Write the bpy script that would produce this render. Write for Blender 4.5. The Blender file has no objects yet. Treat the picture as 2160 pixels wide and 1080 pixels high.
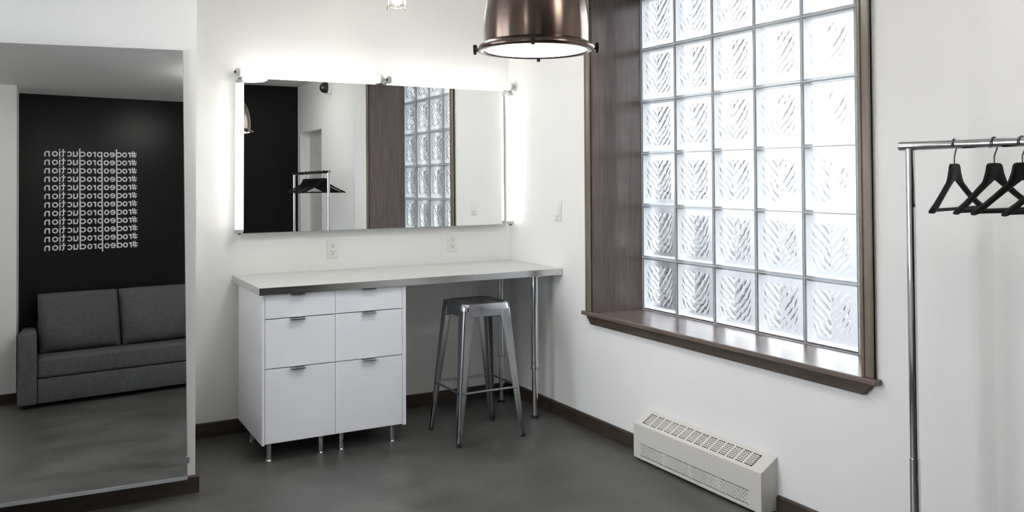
import bpy, bmesh, math, random
from mathutils import Vector, Matrix
random.seed(7)
PI = math.pi
SC = bpy.context.scene
COL = SC.collection

# ------------------------------------------------------------------ dimensions (metres)
CAM_H = 1.4433
D, R, DG = 5.076, 2.7975, 0.346          # back wall, right wall, depth of the window recess
D2, XB = 4.2193, 0.666                   # projecting wall on the left and its corner
YF, ZC, XL = -0.316, 2.605, -0.95
XO = R + DG + .084                       # outer face of the right wall
G = 0.3048                               # glass block module
WY0, WY1, WZ0, WZ1 = 4.0852 - 6 * G, 4.0852, 0.6623, 0.6623 + 6 * G
BB, BT = 0.080, 0.015                    # baseboard height, thickness

# ------------------------------------------------------------------ node helpers
def new_mat(name):
    m = bpy.data.materials.new(name)
    m.use_nodes = True
    nt = m.node_tree
    return m, nt, nt.nodes['Principled BSDF']

def noise(nt, scale, detail=4.0, rough=0.55, vec=None, stretch=None):
    tc = nt.nodes.new('ShaderNodeTexCoord')
    n = nt.nodes.new('ShaderNodeTexNoise')
    n.inputs['Scale'].default_value = scale
    n.inputs['Detail'].default_value = detail
    n.inputs['Roughness'].default_value = rough
    if stretch:
        mp = nt.nodes.new('ShaderNodeMapping')
        mp.inputs['Scale'].default_value = stretch
        nt.links.new(tc.outputs['Object'], mp.inputs['Vector'])
        nt.links.new(mp.outputs['Vector'], n.inputs['Vector'])
    else:
        nt.links.new(tc.outputs['Object'], n.inputs['Vector'])
    return n

def ramp(nt, src, stops):
    r = nt.nodes.new('ShaderNodeValToRGB')
    els = r.color_ramp.elements
    while len(els) < len(stops):
        els.new(0.5)
    for e, (p, c) in zip(els, stops):
        e.position = p
        e.color = (*c, 1)
    nt.links.new(src, r.inputs['Fac'])
    return r

def bump(nt, bsdf, src, strength, dist=0.002):
    b = nt.nodes.new('ShaderNodeBump')
    b.inputs['Strength'].default_value = strength
    b.inputs['Distance'].default_value = dist
    nt.links.new(src, b.inputs['Height'])
    nt.links.new(b.outputs['Normal'], bsdf.inputs['Normal'])
    return b

def simple(name, col, rough=0.5, metal=0.0, var=0.06, scale=30, bmp=0.0, spec=None):
    m, nt, b = new_mat(name)
    n = noise(nt, scale)
    lo = tuple(c * (1 - var) for c in col)
    hi = tuple(min(1, c * (1 + var)) for c in col)
    r = ramp(nt, n.outputs['Fac'], [(0.3, lo), (0.7, hi)])
    nt.links.new(r.outputs['Color'], b.inputs['Base Color'])
    b.inputs['Roughness'].default_value = rough
    b.inputs['Metallic'].default_value = metal
    if spec is not None:
        b.inputs['Specular IOR Level'].default_value = spec
    if bmp:
        bump(nt, b, n.outputs['Fac'], bmp)
    return m

def emitter(name, col, strength):
    m, nt, b = new_mat(name)
    n = noise(nt, 3.0)
    r = ramp(nt, n.outputs['Fac'], [(0.3, tuple(c * .98 for c in col)), (0.7, col)])
    b.inputs['Base Color'].default_value = (0.8, 0.8, 0.8, 1)
    nt.links.new(r.outputs['Color'], b.inputs['Emission Color'])
    b.inputs['Emission Strength'].default_value = strength
    return m

def wood(name, dark, light, rough=0.42, stretch=(40, 40, 2.2)):
    m, nt, b = new_mat(name)
    n = noise(nt, 1.0, 6, 0.62, stretch=stretch)
    f = noise(nt, 6.0, 3, 0.5, stretch=tuple(s * 0.35 for s in stretch))
    mx = nt.nodes.new('ShaderNodeMath'); mx.operation = 'MULTIPLY_ADD'
    nt.links.new(n.outputs['Fac'], mx.inputs[0]); mx.inputs[1].default_value = 0.65
    m2 = nt.nodes.new('ShaderNodeMath'); m2.operation = 'MULTIPLY'; m2.inputs[1].default_value = 0.35
    nt.links.new(f.outputs['Fac'], m2.inputs[0]); nt.links.new(m2.outputs[0], mx.inputs[2])
    r = ramp(nt, mx.outputs[0], [(0.36, dark), (0.64, light)])
    nt.links.new(r.outputs['Color'], b.inputs['Base Color'])
    b.inputs['Roughness'].default_value = rough
    bump(nt, b, mx.outputs[0], 0.15, 0.001)
    return m

def concrete(name):
    m, nt, b = new_mat(name)
    big = noise(nt, 2.0, 7, 0.62)
    fine = noise(nt, 22.0, 6, 0.7)
    r1 = ramp(nt, big.outputs['Fac'], [(0.30, (0.056, 0.054, 0.049)), (0.5, (0.092, 0.091, 0.084)), (0.72, (0.145, 0.145, 0.138))])
    r2 = ramp(nt, fine.outputs['Fac'], [(0.3, (0.80, 0.80, 0.80)), (0.7, (1, 1, 1))])
    mx = nt.nodes.new('ShaderNodeMix'); mx.data_type = 'RGBA'; mx.blend_type = 'MULTIPLY'
    mx.inputs['Factor'].default_value = 1
    nt.links.new(r1.outputs['Color'], mx.inputs['A']); nt.links.new(r2.outputs['Color'], mx.inputs['B'])
    nt.links.new(mx.outputs['Result'], b.inputs['Base Color'])
    rr = ramp(nt, big.outputs['Fac'], [(0.3, (0.34,) * 3), (0.7, (0.46,) * 3)])
    nt.links.new(rr.outputs['Color'], b.inputs['Roughness'])
    bump(nt, b, fine.outputs['Fac'], 0.06, 0.001)
    return m

def fabric(name, dark, light):
    m, nt, b = new_mat(name)
    n1 = noise(nt, 1.0, 4, 0.7, stretch=(260, 260, 26))
    n2 = noise(nt, 1.0, 4, 0.7, stretch=(26, 26, 260))
    ad = nt.nodes.new('ShaderNodeMath'); ad.operation = 'ADD'
    nt.links.new(n1.outputs['Fac'], ad.inputs[0]); nt.links.new(n2.outputs['Fac'], ad.inputs[1])
    hv = nt.nodes.new('ShaderNodeMath'); hv.operation = 'MULTIPLY'; hv.inputs[1].default_value = 0.5
    nt.links.new(ad.outputs[0], hv.inputs[0])
    r = ramp(nt, hv.outputs[0], [(0.38, dark), (0.62, light)])
    nt.links.new(r.outputs['Color'], b.inputs['Base Color'])
    b.inputs['Roughness'].default_value = 0.9
    b.inputs['Specular IOR Level'].default_value = 0.2
    bump(nt, b, hv.outputs[0], 0.35, 0.002)
    return m

def brushed(name, col, rough, stretch, amt=0.12):
    m, nt, b = new_mat(name)
    n = noise(nt, 1.0, 5, 0.6, stretch=stretch)
    r = ramp(nt, n.outputs['Fac'], [(0.3, tuple(c * (1 - amt) for c in col)), (0.7, tuple(min(1, c * (1 + amt)) for c in col))])
    nt.links.new(r.outputs['Color'], b.inputs['Base Color'])
    rr = ramp(nt, n.outputs['Fac'], [(0.3, (rough * .85,) * 3), (0.7, (rough * 1.15,) * 3)])
    nt.links.new(rr.outputs['Color'], b.inputs['Roughness'])
    b.inputs['Metallic'].default_value = 1
    return m

def glass_ribbed(name):
    """clear pressed glass with herringbone ribs"""
    m, nt, b = new_mat(name)
    tc = nt.nodes.new('ShaderNodeTexCoord')
    sp = nt.nodes.new('ShaderNodeSeparateXYZ')
    nt.links.new(tc.outputs['Object'], sp.inputs[0])
    def mth(op, a, bb=None):
        n = nt.nodes.new('ShaderNodeMath'); n.operation = op
        for i, v in enumerate((a, bb)):
            if v is None: continue
            if isinstance(v, (int, float)): n.inputs[i].default_value = v
            else: nt.links.new(v, n.inputs[i])
        return n.outputs[0]
    nz = noise(nt, 9.0, 2, 0.5)
    wob = mth('MULTIPLY', mth('SUBTRACT', nz.outputs['Fac'], 0.5), 0.06)
    ay = mth('ABSOLUTE', sp.outputs['Y'])
    ph = mth('ADD', mth('SUBTRACT', sp.outputs['Z'], mth('MULTIPLY', ay, 1.05)), wob)
    s1 = mth('SINE', mth('MULTIPLY', ph, 2 * PI / 0.045))
    # ribs die out towards the rim of the pane
    e1 = mth('SUBTRACT', 0.112, ay)
    e2 = mth('SUBTRACT', 0.112, mth('ABSOLUTE', sp.outputs['Z']))
    ed = mth('MINIMUM', e1, e2)
    edge = mth('MINIMUM', mth('MAXIMUM', mth('MULTIPLY', ed, 60.0), 0.0), 1.0)
    h = mth('MULTIPLY', s1, edge)
    bp = nt.nodes.new('ShaderNodeBump'); bp.inputs['Strength'].default_value = 1.0
    bp.inputs['Distance'].default_value = 0.0020
    nt.links.new(h, bp.inputs['Height']); nt.links.new(bp.outputs['Normal'], b.inputs['Normal'])
    b.inputs['Base Color'].default_value = (0.97, 0.985, 0.988, 1)
    b.inputs['Transmission Weight'].default_value = 1.0
    b.inputs['Roughness'].default_value = 0.17
    b.inputs['IOR'].default_value = 1.45
    return m

def frosted(name):
    """milky pressed-glass side walls of a hollow block: lets daylight glow through"""
    m, nt, b = new_mat(name)
    n = noise(nt, 20.0)
    out = nt.nodes['Material Output']
    tr = nt.nodes.new('ShaderNodeBsdfRefraction'); tr.inputs['Roughness'].default_value = 0.45; tr.inputs['IOR'].default_value = 1.12
    r = ramp(nt, n.outputs['Fac'], [(0.3, (0.90, 0.93, 0.96)), (0.7, (0.94, 0.97, 0.99))])
    nt.links.new(r.outputs['Color'], tr.inputs['Color'])
    nt.links.new(r.outputs['Color'], b.inputs['Base Color'])
    b.inputs['Roughness'].default_value = 0.3
    mx = nt.nodes.new('ShaderNodeMixShader'); mx.inputs[0].default_value = 0.85
    nt.links.new(b.outputs[0], mx.inputs[1]); nt.links.new(tr.outputs[0], mx.inputs[2])
    nt.links.new(mx.outputs[0], out.inputs['Surface'])
    return m

TUBE_E, PEND_E, BULB_E, SKY_E, DRUM_E = 3.8, 3.5, 44.0, 6.0, 14.0
M = {}
M['white'] = simple('white_wall_paint', (0.86, 0.858, 0.845), 0.62, var=0.012, scale=3, spec=0.3)
M['ceil'] = simple('white_ceiling_paint', (0.87, 0.87, 0.86), 0.8, var=0.01, scale=3, spec=0.2)
M['black'] = simple('black_wall_paint', (0.0055, 0.0055, 0.0055), 0.30, var=0.1, scale=6, spec=0.18)
M['floor'] = concrete('polished_concrete')
M['bb'] = wood('dark_baseboard_wood', (0.030, 0.020, 0.014), (0.062, 0.043, 0.031), 0.5, (6, 6, 60))
M['trim'] = wood('stained_window_wood', (0.150, 0.115, 0.080), (0.245, 0.194, 0.138), 0.30, (45, 45, 2.5))
M['trim'].node_tree.nodes['Principled BSDF'].inputs['Specular IOR Level'].default_value = 0.55
M['apron'] = wood('shaded_apron_wood', (0.050, 0.036, 0.025), (0.092, 0.068, 0.048), 0.45, (45, 2.5, 45))  # shade under the sill nose put into the wood colour
M['jamb'] = wood('stained_jamb_wood', (0.105, 0.076, 0.071), (0.170, 0.128, 0.120), 0.22, (45, 45, 2.5))
M['sill'] = wood('stained_sill_wood', (0.120, 0.086, 0.070), (0.200, 0.150, 0.125), 0.28, (45, 2.5, 45))
M['glass'] = glass_ribbed('ribbed_block_glass')
M['frost'] = frosted('frosted_block_edge')
m, nt, b = new_mat('clear_window_glass')
tr = nt.nodes.new('ShaderNodeBsdfTransparent'); tr.inputs[0].default_value = (.97, .98, .985, 1)
gl = nt.nodes.new('ShaderNodeBsdfGlossy'); gl.inputs['Roughness'].default_value = .02
fr_ = nt.nodes.new('ShaderNodeFresnel'); fr_.inputs['IOR'].default_value = 1.3
mx = nt.nodes.new('ShaderNodeMixShader')
nt.links.new(fr_.outputs[0], mx.inputs[0]); nt.links.new(tr.outputs[0], mx.inputs[1]); nt.links.new(gl.outputs[0], mx.inputs[2])
nt.links.new(mx.outputs[0], nt.nodes['Material Output'].inputs['Surface'])
M['clear'] = m
M['inner'] = simple('white_block_side', (0.93, 0.945, 0.96), 0.4, var=0.01)
M['mortar'] = simple('pale_grout', (0.74, 0.74, 0.73), 0.8, var=0.05)
M['mirror'] = brushed('silvered_glass', (0.90, 0.915, 0.91), 0.004, (1, 1, 1), 0.003)
M['mirror_tint'] = brushed('silvered_glass_dim', (0.86, 0.87, 0.875), 0.004, (1, 1, 1), 0.003)
M['edge'] = simple('polished_mirror_edge', (0.42, 0.44, 0.45), 0.25, 0.3)
M['cab'] = simple('white_lacquer', (0.88, 0.89, 0.93), 0.30, var=0.01, scale=4)
M['top'] = simple('pale_grey_satin_top', (0.56, 0.57, 0.56), 0.30, var=0.02, scale=12)
M['steel'] = brushed('brushed_steel', (0.63, 0.635, 0.625), 0.20, (4, 90, 90), 0.05)
M['chrome'] = brushed('chrome', (0.74, 0.75, 0.77), 0.09, (60, 60, 2), 0.04)
M['nickel'] = brushed('satin_nickel', (0.55, 0.55, 0.56), 0.28, (30, 4, 30), 0.05)
M['gun'] = brushed('gunmetal_sheet', (0.34, 0.345, 0.36), 0.25, (14, 14, 3), 0.07)
M['rubber'] = simple('black_rubber', (0.012, 0.012, 0.012), 0.7)
M['bronze'] = brushed('aged_bronze', (0.20, 0.147, 0.120), 0.25, (9, 9, 1.2), 0.25)
_nt = M['bronze'].node_tree; _tg = _nt.nodes.new('ShaderNodeTangent'); _tg.direction_type = 'RADIAL'; _tg.axis = 'Z'
_nt.nodes['Principled BSDF'].inputs['Anisotropic'].default_value = 0.85; _nt.nodes['Principled BSDF'].inputs['Anisotropic Rotation'].default_value = 0.25
_nt.links.new(_tg.outputs[0], _nt.nodes['Principled BSDF'].inputs['Tangent'])
M['bronze_dark'] = simple('dark_bronze_clip', (0.030, 0.026, 0.022), 0.4, 0.6)
M['bronze_wire'] = brushed('bronze_wire', (0.34, 0.31, 0.27), 0.3, (9, 9, 9), 0.1)
M['lens'] = emitter('frosted_lens_glow', (1.0, 0.97, 0.92), PEND_E)
M['tube'] = emitter('fluorescent_glow', (1.0, 0.99, 0.955), TUBE_E)
M['drum'] = emitter('fill_drum_glow', (1.0, 0.968, 0.925), DRUM_E)
M['bulb'] = emitter('warm_bulb_glow', (1.0, 0.93, 0.80), BULB_E)
M['cap'] = simple('lamp_holder_plastic', (0.50, 0.53, 0.51), 0.4)
M['contact'] = simple('dark_lamp_contact', (0.05, 0.055, 0.05), 0.5)
M['plate'] = simple('white_plastic', (0.82, 0.82, 0.80), 0.35, var=0.01)
M['slot'] = simple('dark_slot', (0.06, 0.06, 0.06), 0.6)
M['heater'] = simple('cream_enamel', (0.66, 0.645, 0.60), 0.42, var=0.02, scale=5)
M['heater_in'] = simple('heater_inside', (0.115, 0.11, 0.10), 0.7)
M['hook'] = simple('dark_steel_wire', (0.10, 0.10, 0.10), 0.3, 0.9)
M['hanger'] = simple('black_hanger', (0.0035, 0.0035, 0.0035), 0.5, var=0.2, spec=0.16)
M['sofa'] = fabric('charcoal_weave', (0.075, 0.075, 0.079), (0.145, 0.145, 0.152))
M['text'] = simple('white_vinyl', (0.95, 0.95, 0.95), 0.5, var=0.01)
M['door'] = simple('pale_grey_door', (0.62, 0.62, 0.60), 0.45, var=0.02, scale=4)
M['dome'] = simple('smoked_dome', (0.02, 0.02, 0.02), 0.12)
M['asphalt'] = simple('grey_asphalt', (0.090, 0.091, 0.094), 0.9, var=0.3, scale=2)
M['ground_bounce'] = simple('pale_bounce_ground', (0.50, 0.50, 0.49), 0.9, var=0.15, scale=2)  # unseen ground on the left, made pale to bounce daylight onto the ceiling

# ------------------------------------------------------------------ mesh helpers
def merge(dst, src):
    me = bpy.data.meshes.new('tmp'); src.to_mesh(me); src.free()
    dst.from_mesh(me); bpy.data.meshes.remove(me)

def box(bm, lo, hi, bev=0.0, seg=2):
    t = bmesh.new()
    bmesh.ops.create_cube(t, size=1)
    s = [abs(hi[i] - lo[i]) for i in range(3)]
    c = [(hi[i] + lo[i]) / 2 for i in range(3)]
    for v in t.verts:
        v.co = Vector((v.co.x * s[0] + c[0], v.co.y * s[1] + c[1], v.co.z * s[2] + c[2]))
    if bev > 0:
        bev = min(bev, min(s) * 0.49)
        bmesh.ops.bevel(t, geom=list(t.edges), offset=bev, segments=seg, profile=0.5, affect='EDGES')
    merge(bm, t)

def prism(bm, pts, n, bev=0.0, seg=2):
    """pts: polygon (3-D points, planar), extruded by vector n"""
    t = bmesh.new()
    a = [t.verts.new(p) for p in pts]
    b = [t.verts.new(Vector(p) + Vector(n)) for p in pts]
    t.faces.new(a); t.faces.new(list(reversed(b)))
    k = len(pts)
    for i in range(k):
        t.faces.new((a[i], b[i], b[(i + 1) % k], a[(i + 1) % k]))
    bmesh.ops.recalc_face_normals(t, faces=t.faces)
    if bev:
        bmesh.ops.bevel(t, geom=list(t.edges), offset=bev, segments=seg, profile=0.5, affect='EDGES')
    merge(bm, t)

def frame_of(d):
    d = Vector(d).normalized()
    u = d.orthogonal().normalized()
    return u, d.cross(u).normalized()

def tube(bm, pts, r, seg=12, caps=True):
    """sweep a circle along a polyline; r may be a list"""
    pts = [Vector(p) for p in pts]
    rs = r if isinstance(r, (list, tuple)) else [r] * len(pts)
    rings = []
    u = None
    for i, p in enumerate(pts):
        if i == 0: d = pts[1] - pts[0]
        elif i == len(pts) - 1: d = pts[-1] - pts[-2]
        else: d = (pts[i + 1] - p).normalized() + (p - pts[i - 1]).normalized()
        d.normalize()
        if u is None: u = d.orthogonal().normalized()
        else: u = (u - d * u.dot(d)).normalized()
        v = d.cross(u)
        rings.append([bm.verts.new(p + (u * math.cos(2 * PI * k / seg) + v * math.sin(2 * PI * k / seg)) * rs[i]) for k in range(seg)])
    for a, b in zip(rings, rings[1:]):
        for k in range(seg):
            bm.faces.new((a[k], a[(k + 1) % seg], b[(k + 1) % seg], b[k]))
    if caps:
        bm.faces.new(list(reversed(rings[0]))); bm.faces.new(rings[-1])

def lathe(bm, prof, c, seg=48, cap0=False, cap1=False):
    rings = []
    for r, z in prof:
        rings.append([bm.verts.new((c[0] + r * math.cos(2 * PI * k / seg), c[1] + r * math.sin(2 * PI * k / seg), c[2] + z)) for k in range(seg)])
    for a, b in zip(rings, rings[1:]):
        for k in range(seg):
            bm.faces.new((a[k], a[(k + 1) % seg], b[(k + 1) % seg], b[k]))
    if cap0: bm.faces.new(list(reversed(rings[0])))
    if cap1: bm.faces.new(rings[-1])

ORG = {}
def obj(name, bm, m, parent=None, smooth=False, angle=0.6, normals=True):
    if normals:
        bmesh.ops.recalc_face_normals(bm, faces=bm.faces)
    if parent is not None:
        bmesh.ops.translate(bm, verts=bm.verts, vec=-ORG[parent.name])
    if smooth:
        for f in bm.faces: f.smooth = True
        for e in bm.edges:
            if len(e.link_faces) == 2 and e.calc_face_angle(0) > angle: e.smooth = False
    me = bpy.data.meshes.new(name)
    bm.to_mesh(me); bm.free()
    for x in (m if isinstance(m, (list, tuple)) else [m]):
        me.materials.append(x)
    o = bpy.data.objects.new(name, me); COL.objects.link(o)
    if parent is not None:
        o.parent = parent
        ORG[o.name] = ORG[parent.name]
    else:
        ORG[o.name] = Vector((0, 0, 0))
    return o

def tag(o, label, cat, group=None):
    o['label'] = label; o['category'] = cat
    if group: o['group'] = group
    return o

def thing(name, loc, label, cat, group=None):
    o = bpy.data.objects.new(name, None); COL.objects.link(o)
    o.empty_display_size = 0.05
    o.location = loc; ORG[o.name] = Vector(loc)
    return tag(o, label, cat, group)

def struct(name, bm, m, smooth=False):
    o = obj(name, bm, m, None, smooth); o['kind'] = 'structure'
    return o

def B(*a, **k):
    bm = bmesh.new(); box(bm, *a, **k); return bm

# ------------------------------------------------------------------ room shell
TH = 0.16
struct('floor', B((XL - TH, -1.4, -0.12), (XO, D + TH, 0)), M['floor'])
struct('ceiling', B((XL - TH, -1.4, ZC), (XO, D + TH, ZC + 0.12)), M['ceil'])
struct('wall_back', B((XL - TH, D, 0), (XO, D + TH, ZC)), M['white'])
bm = bmesh.new()                                     # left wall, out of frame; its window is added to brighten the room
LY0, LY1, LZ0, LZ1 = 2.4, 4.05, .66, 2.49
for a, b in (((-1.4, 0), (LY0, ZC)), ((LY1, 0), (D, ZC)), ((LY0, 0), (LY1, LZ0)), ((LY0, LZ1), (LY1, ZC))):
    box(bm, (XL - TH, a[0], a[1]), (XL, b[0], b[1]))
struct('wall_left', bm, M['white'])
w2 = bpy.data.objects.new('added_fill_window', None); COL.objects.link(w2)
w2.location = (XL - .1, (LY0 + LY1) / 2, LZ0); ORG[w2.name] = Vector(w2.location); w2['kind'] = 'structure'
bm = bmesh.new()
for y in (LY0, (LY0 + LY1) / 2 - .02, LY1 - .04): box(bm, (XL - .13, y, LZ0), (XL - .08, y + .04, LZ1))
for z in (LZ0, LZ1 - .04): box(bm, (XL - .13, LY0, z), (XL - .08, LY1, z + .04))
obj('window_frame', bm, M['trim'], w2)
bm = bmesh.new(); box(bm, (XL - .107, LY0 + .02, LZ0 + .02), (XL - .103, LY1 - .02, LZ1 - .02))
obj('pane', bm, M['clear'], w2)
for nm, loc, rot, sx, sy in (('window_portal', (XL - .02, (LY0 + LY1) / 2, (LZ0 + LZ1) / 2), -PI / 2, LZ1 - LZ0, LY1 - LY0),):
    la = bpy.data.lights.new(nm, 'AREA'); la.shape = 'RECTANGLE'; la.size, la.size_y = sx, sy
    la.cycles.is_portal = True
    lo = bpy.data.objects.new(nm, la); COL.objects.link(lo); lo.location = loc; lo.rotation_euler = (0, rot, 0)
bm = bmesh.new()                                     # projecting wall that carries the tall mirror
box(bm, (XL, D2, 0), (XB, D, ZC))
struct('wall_alcove', bm, M['white'])
struct('wall_front', B((0.53, YF - TH, 0), (XO, YF, ZC)), M['black'])
bm = bmesh.new()                                     # white return wall at the end of the dark wall
prism(bm, [(0.20, 0.05, 0), (0.47, 0.05, 0), (0.535, YF, 0), (0.535, YF - TH, 0), (0.20, YF - TH, 0)], (0, 0, ZC))
struct('wall_return', bm, M['white'])
struct('wall_passage', B((XL, -1.4, 0), (0.20, -1.25, ZC)), M['white'])
struct('wall_passage_side', B((0.20, -1.4, 0), (0.36, YF - TH, ZC)), M['white'])

# right wall with the window and door openings, built as pieces of one mesh
DY0, DY1, DZ = -0.20, 0.662, 2.04
bm = bmesh.new()
STEP = 1.785                                          # soft outside corner: the wall falls back slightly beyond it
box(bm, (R, WY1, 0), (XO, D, ZC))                    # far of window
box(bm, (R, WY0, 0), (XO, WY1, WZ0))                 # below
box(bm, (R, WY0, WZ1), (XO, WY1, ZC))                # above
prism(bm, [(R, WY0, 0), (R, STEP + .035, 0), (R + .002, STEP + .012, 0), (R + .006, STEP - .018, 0), (R + .008, STEP - .04, 0), (R + .008, DY1, 0), (XO, DY1, 0), (XO, WY0, 0)], (0, 0, ZC))
box(bm, (R + .008, DY0, DZ), (XO, DY1, ZC))
box(bm, (R + .008, YF, 0), (XO, DY0, ZC))
struct('wall_right', bm, M['white'])

# pale door in its recess (seen only in the vanity mirror)
d = bpy.data.objects.new('door_1', None); COL.objects.link(d); d.location = (R + .13, (DY0 + DY1) / 2, 0)
ORG[d.name] = Vector(d.location); d['kind'] = 'structure'
bm = bmesh.new(); box(bm, (R + .12, DY0 + .004, .006), (R + .16, DY1 - .004, DZ - .004), .003)
obj('door_leaf', bm, M['door'], d)
bm = bmesh.new()
lathe(bm, [(.0, 0), (.024, 0), (.024, .006), (.012, .010), (.010, .035), (.0, .035)], (0, 0, 0), 20)
bmesh.ops.rotate(bm, verts=bm.verts, cent=(0, 0, 0), matrix=Matrix.Rotation(-PI / 2, 3, 'Y'))
bmesh.ops.translate(bm, verts=bm.verts, vec=(R + .12, DY1 - .07, 1.06))
tube(bm, [(R + .085, DY1 - .07, 1.06), (R + .08, DY1 - .10, 1.06), (R + .08, DY1 - .18, 1.058)], .009, 10)
obj('door_handle', bm, M['bronze_dark'], d, True)

# baseboards
def bboard(name, pts, out):
    """pts: run along the wall (x,y) pairs; out: unit vector into the room for each run"""
    bm = bmesh.new()
    for (a, b), n in zip(zip(pts, pts[1:]), out):
        a3, b3, n3 = Vector((*a, 0)), Vector((*b, 0)), Vector((*n, 0))
        prism(bm, [a3, a3 + n3 * BT, a3 + n3 * BT + Vector((0, 0, BB - .006)), a3 + n3 * (BT * .55) + Vector((0, 0, BB)), a3 + Vector((0, 0, BB))], b3 - a3)
    return struct(name, bm, M['bb'])
bboard('baseboard_back', [(XB, D), (R, D)], [(0, -1)])
bm = None
bboard('baseboard_right', [(R, D - BT), (R, 3.61)], [(-1, 0)])
bboard('baseboard_right_near', [(R, 2.70), (R, STEP + .03)], [(-1, 0)])
bboard('baseboard_right_far', [(R + .008, STEP - .04), (R + .008, DY1)], [(-1, 0)])
bboard('baseboard_alcove', [(XL, D2), (XB + BT, D2)], [(0, -1)])
bboard('baseboard_alcove_side', [(XB, D2), (XB, D - BT)], [(1, 0)])
nx, ny = 0.366, 0.065; L_ = math.hypot(nx, ny)
bboard('baseboard_return', [(0.20, .05), (0.47 + BT, .05)], [(0, 1)])
bboard('baseboard_return_side', [(.47, .05), (.535, YF)], [(nx / L_, ny / L_)])
bboard('baseboard_front', [(.55, YF), (R, YF)], [(0, 1)])
bboard('baseboard_left', [(XL, -1.25), (XL, D2 - BT)], [(1, 0)])

# ------------------------------------------------------------------ glass block window
w = bpy.data.objects.new('window_1', None); COL.objects.link(w)
w.location = (R + DG, (WY0 + WY1) / 2, WZ0); ORG[w.name] = Vector(w.location); w['kind'] = 'structure'
GX = R + DG
h = G / 2 - .0025
bm = bmesh.new()
def slab(x0, x1, hh, mi):
    n0 = len(bm.faces)
    box(bm, (x0, -hh, -hh), (x1, hh, hh))
    bm.faces.ensure_lookup_table()
    for f in bm.faces[n0:]: f.material_index = mi
slab(0.000, 0.007, h - .0005, 0)
slab(0.073, 0.080, h - .0005, 2)
n0 = len(bm.faces)
for a, b in (((.0072, -h, -h), (.0728, -h + .009, h)), ((.0072, h - .009, -h), (.0728, h, h)),
             ((.0072, -h + .009, -h), (.0728, h - .009, -h + .009)), ((.0072, -h + .009, h - .009), (.0728, h - .009, h))):
    box(bm, a, b)
bm.faces.ensure_lookup_table()
bmesh.ops.recalc_face_normals(bm, faces=bm.faces)
for f in bm.faces[n0:]: f.material_index = 1 if abs(f.normal.x) > .5 else 3
me = bpy.data.meshes.new('glass_block')
bmesh.ops.recalc_face_normals(bm, faces=bm.faces)
bm.to_mesh(me); bm.free()
me.materials.append(M['glass']); me.materials.append(M['frost']); me.materials.append(M['clear']); me.materials.append(M['inner'])
blk = bpy.data.objects.new('glass_block', me)
for r_ in range(6):
    for c_ in range(6):
        o = blk if r_ == c_ == 0 else blk.copy()
        COL.objects.link(o); o.parent = w
        o.location = (0.002, WY1 - (c_ + .5) * G - (WY0 + WY1) / 2, (r_ + .5) * G)
bm = bmesh.new()
for k in range(7):
    y = WY1 - k * G; g0, g1 = max(y - .0025, WY0), min(y + .0025, WY1)
    box(bm, (GX + .003, g0, WZ0), (GX + .080, g1, WZ1))
    z = WZ0 + k * G; g0, g1 = max(z - .0025, WZ0), min(z + .0025, WZ1)
    box(bm, (GX + .003, WY0, g0), (GX + .080, WY1, g1))
obj('mortar_grid', bm, M['mortar'], w)
# lining boards
JT = .018
for a, b in (((R - .001, WY1 - .0005, WZ0), (GX + .002, WY1 + JT, WZ1 + JT)), ((R - .001, WY0 - JT, WZ0), (GX + .002, WY0 + .0005, WZ1 + JT))):
    obj('jamb_board', B(a, b, bev=.001), M['jamb'], w)
obj('head_board', B((R - .001, WY0, WZ1 - .0005), (GX + .002, WY1, WZ1 + JT), bev=.001), M['jamb'], w)
# casing: flat boards with an inner lip
CW = .056
for y0, y1, inn in ((WY1 + .002, WY1 + CW, -1), (WY0 - CW, WY0 - .002, 1)):
    bm = bmesh.new(); box(bm, (R - .017, y0, WZ0 + .012), (R, y1, WZ1 + CW), .003)
    yi = y0 if inn < 0 else y1
    box(bm, (R - .022, min(yi, yi - inn * .014), WZ0 + .012), (R - .004, max(yi, yi - inn * .014), WZ1 + .014), .003)
    yo = y1 if inn < 0 else y0
    box(bm, (R - .021, min(yo, yo + inn * .010), WZ0 + .012), (R - .004, max(yo, yo + inn * .010), WZ1 + CW), .003)
    obj('casing', bm, M['trim'], w)
bm = bmesh.new(); box(bm, (R - .017, WY0 - .002, WZ1 + .002), (R, WY1 + .002, WZ1 + CW), .003)
obj('casing', bm, M['trim'], w)
bm = bmesh.new(); box(bm, (R - .036, WY0 - .078, WZ0 - .010), (R, WY1 + .078, WZ0 + .012), .005, 3)
box(bm, (R - .004, WY0, WZ0 - .010), (GX + .002, WY1, WZ0 + .0005))
obj('window_sill', bm, M['sill'], w)
bm = bmesh.new()
za, zb = WZ0 - .058, WZ0 - .010
prism(bm, [(R, WY0 - .052, zb), (R, WY1 + .052, zb), (R, WY1 + .006, za), (R, WY0 - .006, za)], (-.020, 0, 0), .002)
obj('apron', bm, M['apron'], w)

# outdoors: right side seen through the glass blocks, left unseen and paled for bounce
struct('ground_right', B((XO, -60, -.60), (70, 65, -.55)), M['asphalt'])
struct('ground_left', B((-70, -60, -.60), (XL - TH, 65, -.55)), M['ground_bounce'])
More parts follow.
